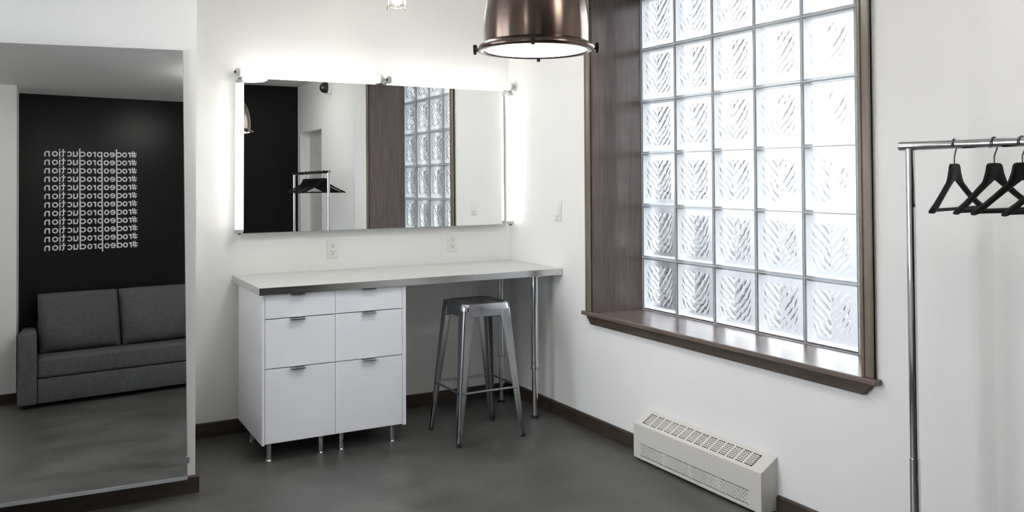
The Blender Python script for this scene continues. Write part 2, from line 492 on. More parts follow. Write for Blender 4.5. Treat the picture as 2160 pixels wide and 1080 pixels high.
# ------------------------------------------------------------------ vanity mirror and its tube lights
t = thing('vanity_mirror', (1.886, D, 1.13), 'wide frameless mirror on the back wall above the grey desk', 'mirror')
MX0, MX1, MZ0, MZ1 = 1.043, 2.731, 1.132, 2.024
bm = bmesh.new()
prism(bm, [(MX0, D - .0505, MZ0), (MX1, D - .0505, MZ0), (MX1, D - .0455, MZ1), (MX0, D - .0455, MZ1)], (0, .0012, 0))
obj('mirror_pane', bm, M['mirror'], t)
bm = bmesh.new()
prism(bm, [(MX0 - .001, D - .049, MZ0 - .004), (MX1 + .001, D - .049, MZ0 - .004), (MX1 + .001, D - .044, MZ1), (MX0 - .001, D - .044, MZ1)], (0, .012, 0))
box(bm, (MX0 + .05, D - .036, MZ0 + .05), (MX1 - .05, D, MZ1 - .05))
obj('backing_panel', bm, M['edge'], t)

def tube_light(p0, p1, label):
    p0, p1 = Vector(p0), Vector(p1); d = (p1 - p0).normalized()
    th = thing('tube_sconce', (p0 + p1) / 2, label, 'light', 'tube lights around the vanity mirror')
    bm = bmesh.new(); tube(bm, [p0 + d * .022, p1 - d * .022], .0225, 24)
    obj('tube', bm, M['tube'], th, True)
    bm = bmesh.new()                                   # slim batten behind the tube
    side = Vector((0, 0, 1)) if abs(d.x) > .5 else Vector((1, 0, 0))
    a, b = p0 + d * .01, p1 - d * .01
    prism(bm, [a - side * .014 + Vector((0, .026, 0)), a + side * .014 + Vector((0, .026, 0)), a + side * .014 + Vector((0, D - a.y, 0)), a - side * .014 + Vector((0, D - a.y, 0))], b - a)
    obj('batten', bm, M['plate'], th)
    for q, s in ((p0, 1), (p1, -1)):
        bm = bmesh.new()
        tube(bm, [q, q + d * s * .006, q + d * s * .007, q + d * s * .022], [.019, .019, .023, .023], 20)
        c = obj('end_cap', bm, M['cap'], th, True)
        bm = bmesh.new(); bx = q - d * s * .001
        e = Vector((.007, .012, .007)) if True else None
        box(bm, tuple(bx - e), tuple(bx + e), .002)
        obj('contact', bm, M['contact'], c)
TY, TZ = D - .086, 2.043
tube_light((1.019, TY, TZ - .042), (1.019, TY, 1.135), 'upright white tube light down the left edge of the vanity mirror')
tube_light((.998, TY, TZ), (1.872, TY, TZ), 'level white tube light over the left half of the vanity mirror')
tube_light((1.902, TY, TZ), (2.780, TY, TZ - .002), 'level white tube light over the right half of the vanity mirror')
tube_light((2.760, TY, TZ - .042), (2.760, TY, 1.132), 'upright white tube light in the room corner, right of the vanity mirror')

# ------------------------------------------------------------------ tall mirror on the projecting wall
a_, b_ = .045, .071
q = Vector((.61, D2 - .065, 1.05))
n_ = Vector((math.sin(b_) * math.cos(a_), -math.cos(b_) * math.cos(a_), math.sin(a_)))
def on_plane(x, z): return Vector((x, q.y - (n_.x * (x - q.x) + n_.z * (z - q.z)) / n_.y, z))
t = thing('wall_mirror', (.1, D2, .1), 'tall leaning mirror on the left wall that reflects the grey sofa', 'mirror')
cs = [on_plane(-.55, .150), on_plane(.615, .105), on_plane(.602, 2.032), on_plane(-.55, 1.995)]
bm = bmesh.new(); prism(bm, [p - n_ * .001 for p in cs], -n_ * .004)
obj('mirror_pane', bm, M['mirror_tint'], t)
bm = bmesh.new(); prism(bm, [p - n_ * .0051 + o_ for p, o_ in zip(cs, (Vector((0, 0, -.004)), Vector((.003, 0, -.004)), Vector((.003, 0, .003)), Vector((0, 0, .003))))], -n_ * .010)
obj('backing_panel', bm, M['edge'], t)
bm = bmesh.new()
u_ = (cs[1] - cs[0]).normalized()
pa, pb = cs[0], cs[1]
prism(bm, [pa + Vector((0, 0, -.008)) + n_ * .003, pa + Vector((0, 0, .006)) + n_ * .003, pa + Vector((0, 0, .006)) - n_ * .001, pa + Vector((0, 0, -.008)) - n_ * .012], pb - pa)
obj('bottom_rail', bm, M['edge'], t)
bm = bmesh.new(); pc = on_plane(.617, .185); box(bm, tuple(pc - Vector((.006, .008, .014))), tuple(pc + Vector((.008, .012, .014))), .003)
obj('mirror_clip', bm, M['nickel'], t)

# ------------------------------------------------------------------ desk
ZD, XD, YD, DT = .891, .999, 4.411, .038
t = thing('desk', (1.9, 4.74, 0), 'long pale grey desk with a steel edge along the back wall', 'desk')
tp = obj('desk_top', B((XD + .0015, YD + .0015, ZD - DT + .001), (R - .002, D - .002, ZD), bev=.001), M['top'], t)
bm = bmesh.new()
box(bm, (XD, YD, ZD - DT), (R - .002, YD + .002, ZD - .0006), .0008)
box(bm, (XD, YD + .002, ZD - DT), (XD + .002, D - .002, ZD - .0006), .0008)
obj('edge_band', bm, M['steel'], tp)
for x, y in ((2.650, 4.497), (2.647, 4.917)):
    bm = bmesh.new(); lathe(bm, [(.0, .300), (.0225, .300), (.0225, ZD - DT - .012), (.042, ZD - DT - .010), (.042, ZD - DT), (.0, ZD - DT)], (x, y, 0), 28)
    lg = obj('leg', bm, M['chrome'], t, True)
    bm = bmesh.new(); lathe(bm, [(.0, .012), (.0175, .012), (.0175, .302), (.0, .302)], (x, y, 0), 24)
    obj('leg_extension', bm, M['chrome'], lg, True)
    bm = bmesh.new(); lathe(bm, [(.0, .285), (.0245, .285), (.0245, .304), (.0, .304)], (x, y, 0), 28)
    obj('collar', bm, M['nickel'], lg, True)
    bm = bmesh.new(); lathe(bm, [(.0, 0), (.023, 0), (.023, .008), (.018, .014), (.0, .014)], (x, y, 0), 24)
    obj('foot', bm, M['rubber'], lg, True)

# ------------------------------------------------------------------ drawer cabinets
def cabinet(x0, x1, label, pl, pr, cl, cr):
    """pl, pr: side panel thickness; cl, cr: True where the fronts cover the panel edge"""
    zt, zb, yf, yb = ZD - DT - .0005, .095, 4.432, 5.00
    th = thing('drawer_cabinet', ((x0 + x1) / 2, 4.72, 0), label, 'cabinet', 'white drawer cabinets under the desk')
    bm = bmesh.new()
    box(bm, (x0, yf + (.021 if cl else 0), zb), (x0 + pl, yb, zt), .001); box(bm, (x1 - pr, yf + (.021 if cr else 0), zb), (x1, yb, zt), .001)
    fl, fr_ = x0 + (0 if cl else pl), x1 - (0 if cr else pr)
    box(bm, (x0 + pl, yf + .022, zb), (x1 - pr, yb, zb + .016)); box(bm, (x0 + pl, yf + .022, zt - .016), (x1 - pr, yb, zt))
    box(bm, (x0 + pl, yb - .012, zb + .016), (x1 - pr, yb, zt - .016))
    obj('body', bm, M['cab'], th)
    g = .0024
    for za, zb2 in ((.7285, zt), (.477, .7285), (.100, .477)):
        bm = bmesh.new(); box(bm, (fl + (.0008 if cl else g), yf, za + g), (fr_ - (.0008 if cr else g), yf + .020, zb2 - g), .0008)
        dr = obj('drawer', bm, M['cab'], th)
        xm = (x0 + pl + x1 - pr) / 2 - .008; zz = zb2 - g
        bm = bmesh.new()                                # tab pull hooked over the top edge of the front
        prism(bm, [(xm - .041, yf - .024, zz - .002), (xm - .041, yf + .006, zz + .0005), (xm - .041, yf + .006, zz - .0015), (xm - .041, yf - .021, zz - .004), (xm - .041, yf - .022, zz - .009), (xm - .041, yf - .024, zz - .009)], (.074, 0, 0))
        obj('handle', bm, M['nickel'], dr)
    for x in (x0 + .046, x1 - .064):
        for y in (4.482, 4.86):
            bm = bmesh.new(); lathe(bm, [(.0, 0), (.017, 0), (.017, .005), (.0125, .010), (.0125, zb), (.0, zb)], (x, y, 0), 20)
            obj('leg', bm, M['nickel'], th, True)
    return th
cabinet(1.018, 1.3965, 'white three-drawer cabinet under the left end of the grey desk', .013, .012, False, True)
cabinet(1.3975, 1.794, 'white three-drawer cabinet nearest the metal stool under the desk', .012, .021, True, False)

# ------------------------------------------------------------------ stool
SX, SY, SZ = 2.200, 4.388, .748
t = thing('bar_stool', (SX, SY, 0), 'bare gunmetal sheet-steel stool half under the grey desk', 'stool')
hs = .149                                                # half seat
fx, fy = .199, .186                                      # half foot spread
bm = bmesh.new()
# pressed seat pan with rounded corners, rolled rim and a handle hole
def rrect(hw, r, z, k=6):
    out = []
    for cx, cy, a0 in ((1, 1, 0), (-1, 1, PI / 2), (-1, -1, PI), (1, -1, 1.5 * PI)):
        for i in range(k + 1):
            a = a0 + PI / 2 * i / k
            out.append((SX + cx * (hw - r) + r * math.cos(a), SY + cy * (hw - r) + r * math.sin(a), z))
    return out
loops = [rrect(.036, .018, SZ - .006), rrect(.050, .022, SZ - .004), rrect(hs - .022, .045, SZ - .004), rrect(hs - .012, .045, SZ), rrect(hs - .003, .042, SZ - .002), rrect(hs, .040, SZ - .008), rrect(hs + .002, .036, SZ - .036), rrect(hs - .002, .036, SZ - .037), rrect(hs - .004, .036, SZ - .010)]
rings = [[bm.verts.new(p) for p in l] for l in loops]
for A, Bq in zip(rings, rings[1:]):
    k = len(A)
    for i in range(k): bm.faces.new((A[i], A[(i + 1) % k], Bq[(i + 1) % k], Bq[i]))
seat = obj('seat', bm, M['gun'], t, True, .8)
bm = bmesh.new(); box(bm, (SX - .034, SY - .034, SZ - .016), (SX + .034, SY + .034, SZ - .0065), .004)
obj('handle_hole', bm, M['rubber'], seat)
# apron under the seat
bm = bmesh.new()
za, zb = SZ - .032, SZ - .070
for s in (-1, 1):
    prism(bm, [(SX - hs + .03, SY + s * (hs - .006), za), (SX + hs - .03, SY + s * (hs - .006), za), (SX + hs - .045, SY + s * (hs - .002), zb), (SX - hs + .045, SY + s * (hs - .002), zb)], (0, -s * .003, 0))
    prism(bm, [(SX + s * (hs - .006), SY - hs + .03, za), (SX + s * (hs - .006), SY + hs - .03, za), (SX + s * (hs - .002), SY + hs - .045, zb), (SX + s * (hs - .002), SY - hs + .045, zb)], (-s * .003, 0, 0))
obj('seat_apron', bm, M['gun'], t)
# legs: folded sheet channel, wide at the top and narrow at the foot
for sx in (-1, 1):
    for sy in (-1, 1):
        bm = bmesh.new()
        def sect(f):                                     # f: 0 at seat, 1 at floor
            cx = SX + sx * (hs - .003 + (fx + .011 - hs) * f); cy = SY + sy * (hs - .003 + (fy + .011 - hs) * f)
            z = SZ - .034 + (.012 - SZ + .034) * f
            wd = .066 + (.024 - .066) * f; rr = .014 - .005 * f
            P = [(cx - sx * wd, cy), (cx - sx * wd * .62, cy), (cx - sx * rr, cy)]
            for i in range(1, 5):
                a = PI / 2 * i / 4
                P.append((cx - sx * rr + sx * rr * math.sin(a), cy - sy * rr + sy * rr * math.cos(a)))
            P += [(cx, cy - sy * wd * .62), (cx, cy - sy * wd)]
            # pressed groove down each face
            P[1] = (P[1][0], P[1][1] - sy * .0025); P[-2] = (P[-2][0] - sx * .0025, P[-2][1])
            inn = [(x - sx * .0025, y - sy * .0025) for x, y in reversed(P)]
            return [Vector((x, y, z)) for x, y in P + inn]
        secs = [[bm.verts.new(v) for v in sect(f)] for f in (0, .08, .3, .6, .85, 1)]
        for A, Bq in zip(secs, secs[1:]):
            k = len(A)
            for i in range(k): bm.faces.new((A[i], A[(i + 1) % k], Bq[(i + 1) % k], Bq[i]))
        bm.faces.new(secs[0]); bm.faces.new(list(reversed(secs[-1])))
        lg = obj('leg', bm, M['gun'], t, True, .5)
        bm = bmesh.new()
        px, py = SX + sx * (fx - .002), SY + sy * (fy - .002)
        lathe(bm, [(.0, 0), (.013, 0), (.014, .010), (.011, .020), (.0, .022)], (px, py, 0), 16)
        obj('rubber_foot', bm, M['rubber'], lg, True)
def at(f, sx, sy, inset=.004):
    return Vector((SX + sx * (hs + (fx + .008 - hs) * f - inset), SY + sy * (hs + (fy + .008 - hs) * f - inset), SZ - .030 + (.012 - SZ + .030) * f))
f1 = (SZ - .030 - .276) / (SZ - .042)
for (s1, s2) in (((-1, -1), (1, -1)), ((1, -1), (1, 1)), ((1, 1), (-1, 1)), ((-1, 1), (-1, -1))):
    bm = bmesh.new(); A, Bq = at(f1, *s1), at(f1, *s2); dd = (Bq - A).normalized() * .014
    tube(bm, [A + dd, Bq - dd], .0065, 10)
    obj('footrest_bar', bm, M['gun'], t, True)
f2 = (SZ - .030 - .668) / (SZ - .042)
for s1, s2 in (((-1, -1), (1, 1)), ((-1, 1), (1, -1))):
    bm = bmesh.new(); A, Bq = at(f2, *s1, .012), at(f2, *s2, .012)
    dz = Vector((0, 0, .004 if s1 == (-1, -1) else -.009))
    d_ = (Bq - A).normalized(); sd = Vector((-d_.y, d_.x, 0)) * .010
    prism(bm, [A - sd + dz, A + sd + dz, A + sd + dz + Vector((0, 0, .005)), A - sd + dz + Vector((0, 0, .005))], Bq - A)
    obj('cross_brace', bm, M['gun'], t)

# ------------------------------------------------------------------ pendant lamp
PX, PY, PZ = 1.466, 2.470, 1.873
t = thing('pendant_lamp', (PX, PY, ZC), 'large bronze dome pendant lamp hanging in front of the window', 'lamp')
bm = bmesh.new()
prof = [(.172, .004), (.1745, .030), (.1745, .070), (.171, .110), (.1645, .150), (.153, .190), (.136, .227), (.116, .258), (.092, .287), (.066, .309), (.042, .324)]
lathe(bm, prof + [(r - .003, z - .002) for r, z in reversed(prof)], (PX, PY, PZ), 72)
obj('dome_shade', bm, M['bronze'], t, True, 1.0)
bm = bmesh.new()
lathe(bm, [(.166, .010), (.173, .018), (.186, .010), (.196, .003), (.199, -.004), (.197, -.010), (.190, -.012), (.172, -.011), (.168, -.004), (.166, .010)], (PX, PY, PZ), 72)
rim = obj('rim_ring', bm, M['bronze'], t, True, 1.0)
vd = math.atan2(PX, PY)
for k in range(4):
    a = -vd + k * PI / 2 - .045
    bm = bmesh.new(); box(bm, (-.0055, -.006, -.010), (.0055, .006, .010), .0015)
    box(bm, (-.0075, -.006, .006), (.0075, .006, .0155), .002); box(bm, (-.006, -.005, -.0175), (.006, .005, -.008), .002)
    bmesh.ops.rotate(bm, verts=bm.verts, cent=(0, 0, 0), matrix=Matrix.Rotation(a - PI / 2, 3, 'Z'))
    bmesh.ops.translate(bm, verts=bm.verts, vec=(PX + .204 * math.cos(a), PY + .204 * math.sin(a), PZ - .002))
    obj('clip', bm, M['bronze_dark'], rim)
bm = bmesh.new(); lathe(bm, [(.0, -.020), (.06, -.0185), (.12, -.015), (.160, -.010), (.1715, -.007), (.1715, -.003), (.0, -.003)], (PX, PY, PZ), 72)
obj('lens', bm, M['lens'], t, True, 1.0)
bm = bmesh.new(); lathe(bm, [(.0, .320), (.044, .320), (.047, .330), (.047, .395), (.040, .410), (.018, .420), (.012, .440), (.0, .440)], (PX, PY, PZ), 36)
obj('socket_cap', bm, M['bronze'], t, True)
bm = bmesh.new(); tube(bm, [(PX, PY, PZ + .43), (PX, PY, ZC - .02)], .008, 14)
obj('stem', bm, M['bronze'], t, True)
bm = bmesh.new(); lathe(bm, [(.0, -.028), (.02, -.028), (.058, -.020), (.066, -.006), (.066, 0), (.0, 0)], (PX, PY, ZC), 36)
obj('ceiling_canopy', bm, M['bronze'], t, True)

# ------------------------------------------------------------------ caged light above the vanity
CX, CY, CZ = 1.732, 4.40, 2.362
t = thing('cage_light', (CX, CY, ZC), 'small wire-caged bulb light high on the ceiling above the vanity mirror', 'light')
r0 = .053
bm = bmesh.new()
for zz, rr in ((.012, r0), (.075, r0), (.006 + .13, r0 * .98)):
    pts = [(CX + rr * math.cos(2 * PI * k / 40), CY + rr * math.sin(2 * PI * k / 40), CZ + zz) for k in range(41)]
    tube(bm, pts, .0022, 8, False)
for k in range(6):
    a = 2 * PI * k / 6 + .25
    x, y = math.cos(a), math.sin(a)
    tube(bm, [(CX + r0 * x, CY + r0 * y, CZ), (CX + r0 * x, CY + r0 * y, CZ + .15), (CX + .036 * x, CY + .036 * y, CZ + .182)], .0026, 8)
    tube(bm, [(CX + r0 * x, CY + r0 * y, CZ - .002), (CX + r0 * x, CY + r0 * y, CZ + .010)], .0052, 8)
obj('wire_cage', bm, M['bronze_wire'], t, True)
bm = bmesh.new(); lathe(bm, [(.0, .018), (.012, .020), (.023, .030), (.029, .048), (.028, .068), (.019, .095), (.014, .125), (.0, .125)], (CX, CY, CZ), 28)
obj('bulb', bm, M['bulb'], t, True, 1.2)
bm = bmesh.new(); lathe(bm, [(.0, .12), (.017, .12), (.018, .16), (.040, .172), (.044, .200), (.044, ZC - CZ - .012), (.060, ZC - CZ - .010), (.060, ZC - CZ), (.0, ZC - CZ)], (CX, CY, CZ), 32)
obj('lamp_holder', bm, M['bronze'], t, True)

# ------------------------------------------------------------------ unseen drum lights added on the ceiling as fill, above the frame
for x, y, r_, lb in ((-.42, .95, .12, 'smallest added fill drum light on the ceiling, unseen, close to the left wall'),
                     (1.52, 3.30, .24, 'largest added fill drum light on the ceiling, unseen, in front of the grey desk'),
                     (1.90, 1.22, .18, 'added fill drum light on the ceiling, unseen, between sofa and clothes rack')):
    t = thing('added_fill_light', (x, y, ZC), lb, 'light', 'added fill drum lights on the ceiling')
    bm = bmesh.new(); lathe(bm, [(.0, -.085), (.018, -.085), (.018, -.028), (.075, -.024), (.080, 0), (.0, 0)], (x, y, ZC), 48)
    obj('housing', bm, M['plate'], t, True)
    bm = bmesh.new(); lathe(bm, [(.0, -.140), (r_ - .025, -.138), (r_ - .005, -.128), (r_, -.112), (r_, -.080), (r_ - .006, -.075), (.0, -.075)], (x, y, ZC), 48)
    obj('diffuser', bm, M['drum'], t, True)

# ------------------------------------------------------------------ outlets and switch
def outlet(x, z, label):
    th = thing('power_outlet', (x, D, z), label, 'outlet', 'outlets between desk and mirror')
    obj('cover_plate', B((x - .035, D - .006, z - .057), (x + .035, D, z + .057), bev=.003), M['plate'], th, True)
    for s in (1, -1):
        bm = bmesh.new(); zc = z + s * .0205
        box(bm, (x - .017, D - .0085, zc - .0155), (x + .017, D - .005, zc + .0155), .003)
        so = obj('socket', bm, M['plate'], th, True)
        bm = bmesh.new()
        for a, b in (((-.0085, .001), (-.0060, .010)), ((.0060, .001), (.0085, .009)), ((-.003, -.011), (.003, -.005))):
            box(bm, (x + a[0], D - .0090, zc + a[1]), (x + b[0], D - .0080, zc + b[1]))
        obj('slot', bm, M['slot'], so)
outlet(1.583, 1.017, 'white power outlet on the back wall above the drawer cabinets')
outlet(2.375, 1.020, 'white power outlet on the back wall above the stool')
SYc, SZc = 4.455, 1.237
t = thing('light_switch', (R, SYc, SZc), 'white rocker switch on the wall between vanity and window', 'switch')
obj('cover_plate', B((R - .0075, SYc - .037, SZc - .062), (R, SYc + .037, SZc + .062), bev=.003), M['plate'], t, True)
bm = bmesh.new(); box(bm, (R - .010, SYc - .0175, SZc - .034), (R - .006, SYc + .0175, SZc + .034), .0015)
prism(bm, [(R - .009, SYc - .015, SZc - .031), (R - .015, SYc - .015, SZc - .030), (R - .010, SYc - .015, SZc + .031)], (0, .030, 0))
obj('rocker', bm, M['plate'], t)

# ------------------------------------------------------------------ convector heater
HY0, HY1, HX, HF, HB = 2.706, 3.590, R - .0975, .183, .240
t = thing('convector_heater', (R - .05, (HY0 + HY1) / 2, 0), 'cream slope-topped convector heater on the wall under the window', 'heater')
Z0 = .014
bm = bmesh.new(); ht = .003
e_ = .0028
prism(bm, [(HX + e_, HY0, Z0), (R, HY0, Z0), (R, HY0, HB - e_), (HX + e_, HY0, HF - e_)], (0, ht, 0))
prism(bm, [(HX + e_, HY1, Z0), (R, HY1, Z0), (R, HY1, HB - e_), (HX + e_, HY1, HF - e_)], (0, -ht, 0))
NT, PER = 14, None
GY0, GY1 = 2.775, 3.538
# sloped top: border strips plus bars between the grille groups
def slope(f): return Vector((HX + (R - HX) * f, 0, HF + (HB - HF) * f))
def strip(y0, y1, f0, f1, th=.0025):
    a, b = slope(f0), slope(f1); nrm = Vector((-(HB - HF), 0, R - HX)).normalized() * th
    prism(bm, [Vector((a.x, y0, a.z)), Vector((b.x, y0, b.z)), Vector((b.x, y0, b.z)) - nrm, Vector((a.x, y0, a.z)) - nrm], (0, y1 - y0, 0))
strip(HY0, HY1, 0, .16); strip(HY0, HY1, .80, 1)
strip(HY0, GY0, .16, .80); strip(GY1, HY1, .16, .80)
gp = (GY1 - GY0) / NT
for i in range(1, NT): strip(GY0 + i * gp - .0072, GY0 + i * gp + .0072, .16, .80)
for i in range(NT):
    for k in range(1, 7):
        f = .16 + .64 * k / 7
        strip(GY0 + i * gp + .0055, GY0 + (i + 1) * gp - .0055, f - .027, f + .027, .002)
    for k in range(1, 3):
        y = GY0 + i * gp + .0055 + (gp - .011) * k / 3
        strip(y - .0022, y + .0022, .16, .80, .0015)
# front face with a band of small slots
VZ0, VZ1 = .030, .092
def fr(y0, y1, z0, z1): box(bm, (HX, y0, z0), (HX + .0025, y1, z1))
fr(HY0, HY1, VZ1, HF); fr(HY0, HY1, Z0, VZ0); fr(HY0, GY0, VZ0, VZ1); fr(GY1, HY1, VZ0, VZ1)
rows = 7; rz = (VZ1 - VZ0) / rows
for k in range(1, rows): fr(GY0, GY1, VZ0 + k * rz - .0026, VZ0 + k * rz + .0026)
nsl = 52; sw = (GY1 - GY0) / nsl
for k in range(rows):
    for i in range(nsl + 1):
        y = GY0 + (i + (.5 if k % 2 else 0)) * sw
        if y > GY1: continue
        wd = .0042 if i % 13 else .008
        fr(max(GY0, y - wd), min(GY1, y + wd), VZ0 + k * rz + .0026, VZ0 + (k + 1) * rz - .0026)
obj('enclosure', bm, M['heater'], t)
bm = bmesh.new()
prism(bm, [(HX + .012, HY0 + .004, .030), (R - .002, HY0 + .004, .030), (R - .002, HY0 + .004, HB - .016), (HX + .012, HY0 + .004, HF - .014)], (0, HY1 - HY0 - .008, 0))
obj('heating_core', bm, M['heater_in'], t)
for y in (HY0 + .03, HY1 - .06):
    obj('mounting_foot', B((HX + .02, y, 0), (R - .004, y + .03, .030)), M['heater_in'], t)

# ------------------------------------------------------------------ clothes rack and hangers
RX, RZ, RY0, RY1 = 2.52, 1.538, .585, 1.842
t = thing('clothes_rack', (RX, (RY0 + RY1) / 2, 0), 'chrome clothes rail on two upright posts by the right wall', 'rack')
bm = bmesh.new(); tube(bm, [(RX, RY0 - .033, RZ), (RX, RY1 + .033, RZ)], .0148, 24)
rail = obj('top_rail', bm, M['chrome'], t, True)
for y, s in ((RY0 - .033, -1), (RY1 + .033, 1)):
    bm = bmesh.new(); tube(bm, [(RX, y, RZ), (RX, y + s * .004, RZ)], [.0155, .0145], 20); obj('end_plug', bm, M['nickel'], rail, True)
for y in (RY0, RY1):
    bm = bmesh.new(); tube(bm, [(RX, y, .03), (RX, y, .52)], .0165, 24); tube(bm, [(RX, y, .50), (RX, y, RZ - .010)], .0145, 24)
    obj('post', bm, M['chrome'], t, True)
    bm = bmesh.new(); tube(bm, [(RX - .235, y, .060), (RX + .235, y, .060)], .0145, 18)
    ft = obj('foot_bar', bm, M['chrome'], t, True)
    for s in (-1, 1):
        bm = bmesh.new(); x = RX + s * .215
        tube(bm, [(x - .010, y, .024), (x + .010, y, .024)], .024, 20); tube(bm, [(x, y, .03), (x, y, .055)], .006, 8)
        obj('caster', bm, M['rubber'], ft, True)
bm = bmesh.new(); tube(bm, [(RX, RY0, .14), (RX, RY1, .14)], .010, 16)
obj('lower_rail', bm, M['chrome'], t, True)

def make_hanger(loc):
    th = thing('clothes_hanger', loc, '', 'hanger', 'black hangers on the chrome rail')
    O = Vector(loc)
    bm = bmesh.new()                                    # hook: over the rail (origin = rail axis)
    pts = []
    for i in range(15):
        a = math.radians(200 - 205 * i / 14)
        pts.append(O + Vector((.0192 * math.cos(a), 0, .0192 * math.sin(a) - .0019)))
    pts += [O + Vector((.0168, 0, -.014)), O + Vector((.006, 0, -.030)), O + Vector((.0, 0, -.040)), O + Vector((0, 0, -.066))]
    tube(bm, pts, .0021, 8)
    obj('hook', bm, M['hook'], th, True)
    bm = bmesh.new()                                    # shoulders: one swept board, thick in the middle
    prof = []
    TOPS = [(0, -.060), (.12, -.0605), (.165, -.066), (.205, -.092), (.27, -.116), (.5, -.1455), (.75, -.174), (.95, -.192), (1, -.199)]
    BOTS = [(0, -.110), (.04, -.113), (.5, -.163), (.78, -.193), (.93, -.206), (1, -.209)]
    def lerp(T, a):
        for (a0, z0), (a1, z1) in zip(T, T[1:]):
            if a <= a1: return z0 + (z1 - z0) * (a - a0) / (a1 - a0)
    for i in range(-30, 31):
        s = i / 30; a = abs(s)
        prof.append((.212 * s, lerp(TOPS, a), lerp(BOTS, a), 0.0062 + .0036 * a, .012 * a * a))
    prev = None
    for x, zt, zb, dp, bw in prof:
        ring = [bm.verts.new(O + Vector(p)) for p in ((x, -dp * .6 - bw, zt), (x, dp * .6 - bw, zt), (x, dp - bw, zt - (zt - zb) * .35), (x, dp - bw, zb + (zt - zb) * .2), (x, dp * .5 - bw, zb), (x, -dp * .5 - bw, zb), (x, -dp - bw, zb + (zt - zb) * .2), (x, -dp - bw, zt - (zt - zb) * .35))]
        if prev:
            for k in range(8): bm.faces.new((prev[k], prev[(k + 1) % 8], ring[(k + 1) % 8], ring[k]))
        else: bm.faces.new(list(reversed(ring)))
        prev = ring
    bm.faces.new(prev)
    obj('shoulder', bm, M['hanger'], th, True, 1.0)
    bm = bmesh.new(); tube(bm, [O + Vector((-.200, -.010, -.200)), O + Vector((.200, -.010, -.200))], .0052, 10)
    obj('trouser_bar', bm, M['hanger'], th, True)
    return th
h0 = make_hanger((RX, 1.687, RZ))
spots = [(1.687, .24, 'black hanger nearest the left post of the chrome rail'),
         (1.559, .02, 'second black hanger from the left post of the chrome rail'),
         (1.475, -.13, 'third black hanger from the left post of the chrome rail'),
         (1.385, -.14, 'fourth black hanger from the left post of the chrome rail'),
         (1.285, .05, 'fifth black hanger from the left post of the chrome rail'),
         (1.190, -.08, 'sixth black hanger from the left post of the rail, seen in the vanity mirror'),
         (1.060, .10, 'black hanger farthest from the left post of the rail, seen in the vanity mirror')]
for i, (y, rz, lb) in enumerate(spots):
    o = h0
    if i:
        o = h0.copy(); COL.objects.link(o)
        for ch in list(h0.children):
            c = ch.copy(); COL.objects.link(c); c.parent = o
    o.location = (RX, y, RZ); o.rotation_euler = (0, 0, rz); o['label'] = lb

# ------------------------------------------------------------------ dome camera high on the right wall (seen in the vanity mirror)
t = thing('dome_camera', (R + .02, 1.0, 2.457), 'small dark dome on a round white base, reflected high in the vanity mirror', 'camera')
bm = bmesh.new(); lathe(bm, [(.0, 0), (.075, 0), (.075, .030), (.068, .042), (.0, .042)], (0, 0, 0), 32)
bmesh.ops.rotate(bm, verts=bm.verts, cent=(0, 0, 0), matrix=Matrix.Rotation(-PI / 2, 3, 'Y')); bmesh.ops.translate(bm, verts=bm.verts, vec=(R + .008, 1.0, 2.457))
obj('base', bm, M['plate'], t, True)
bm = bmesh.new(); lathe(bm, [(.060, .040), (.060, .060), (.054, .085), (.040, .105), (.020, .116), (.0, .119)], (0, 0, 0), 32)
bmesh.ops.rotate(bm, verts=bm.verts, cent=(0, 0, 0), matrix=Matrix.Rotation(-PI / 2, 3, 'Y')); bmesh.ops.translate(bm, verts=bm.verts, vec=(R + .008, 1.0, 2.457))
obj('dome', bm, M['dome'], t, True)

# ------------------------------------------------------------------ sofa (seen in the tall mirror)
t = thing('sofa', (1.2, .12, 0), 'low charcoal fabric sofa against the black wall, reflected in the tall mirror', 'sofa')
SF, SB = .553, -.27
XR0, XR1 = 1.90, 2.045
def mound(bm, pts, n, bev=.025, seg=4): prism(bm, pts, n, bev, seg)
bm = bmesh.new(); mound(bm, [(.410, SF, .03), (.545, SF, .03), (.655, SB, .03), (.560, SB, .03)], (0, 0, .545), .016)
obj('arm', bm, M['sofa'], t, True)
bm = bmesh.new(); mound(bm, [(XR0, SF, .03), (XR1, SF, .03), (XR1, SB, .03), (XR0, SB, .03)], (0, 0, .545), .016)
obj('arm', bm, M['sofa'], t, True)
bm = bmesh.new(); mound(bm, [(.548, SF - .012, .222), (XR0 - .003, SF - .012, .222), (XR0 - .003, SB + .15, .222), (.640, SB + .15, .222)], (0, 0, .152), .024)
obj('seat_cushion', bm, M['sofa'], t, True)
bm = bmesh.new(); mound(bm, [(.550, SF - .004, .035), (XR0 - .004, SF - .004, .035), (XR0 - .004, SB + .1, .035), (.64, SB + .1, .035)], (0, 0, .183), .008, 2)
obj('base_panel', bm, M['sofa'], t, True)
bm = bmesh.new(); mound(bm, [(.662, SB + .145, .20), (XR0 - .004, SB + .145, .20), (XR0 - .004, SB, .20), (.662, SB, .20)], (0, 0, .43), .03)
obj('backrest', bm, M['sofa'], t, True)
for x, y in ((.48, SF - .06), (.63, SB + .05), (1.97, SF - .06), (1.97, SB + .06)):
    bm = bmesh.new(); lathe(bm, [(.0, 0), (.02, 0), (.022, .032), (.0, .032)], (x, y, 0), 14); obj('foot', bm, M['rubber'], t, True)

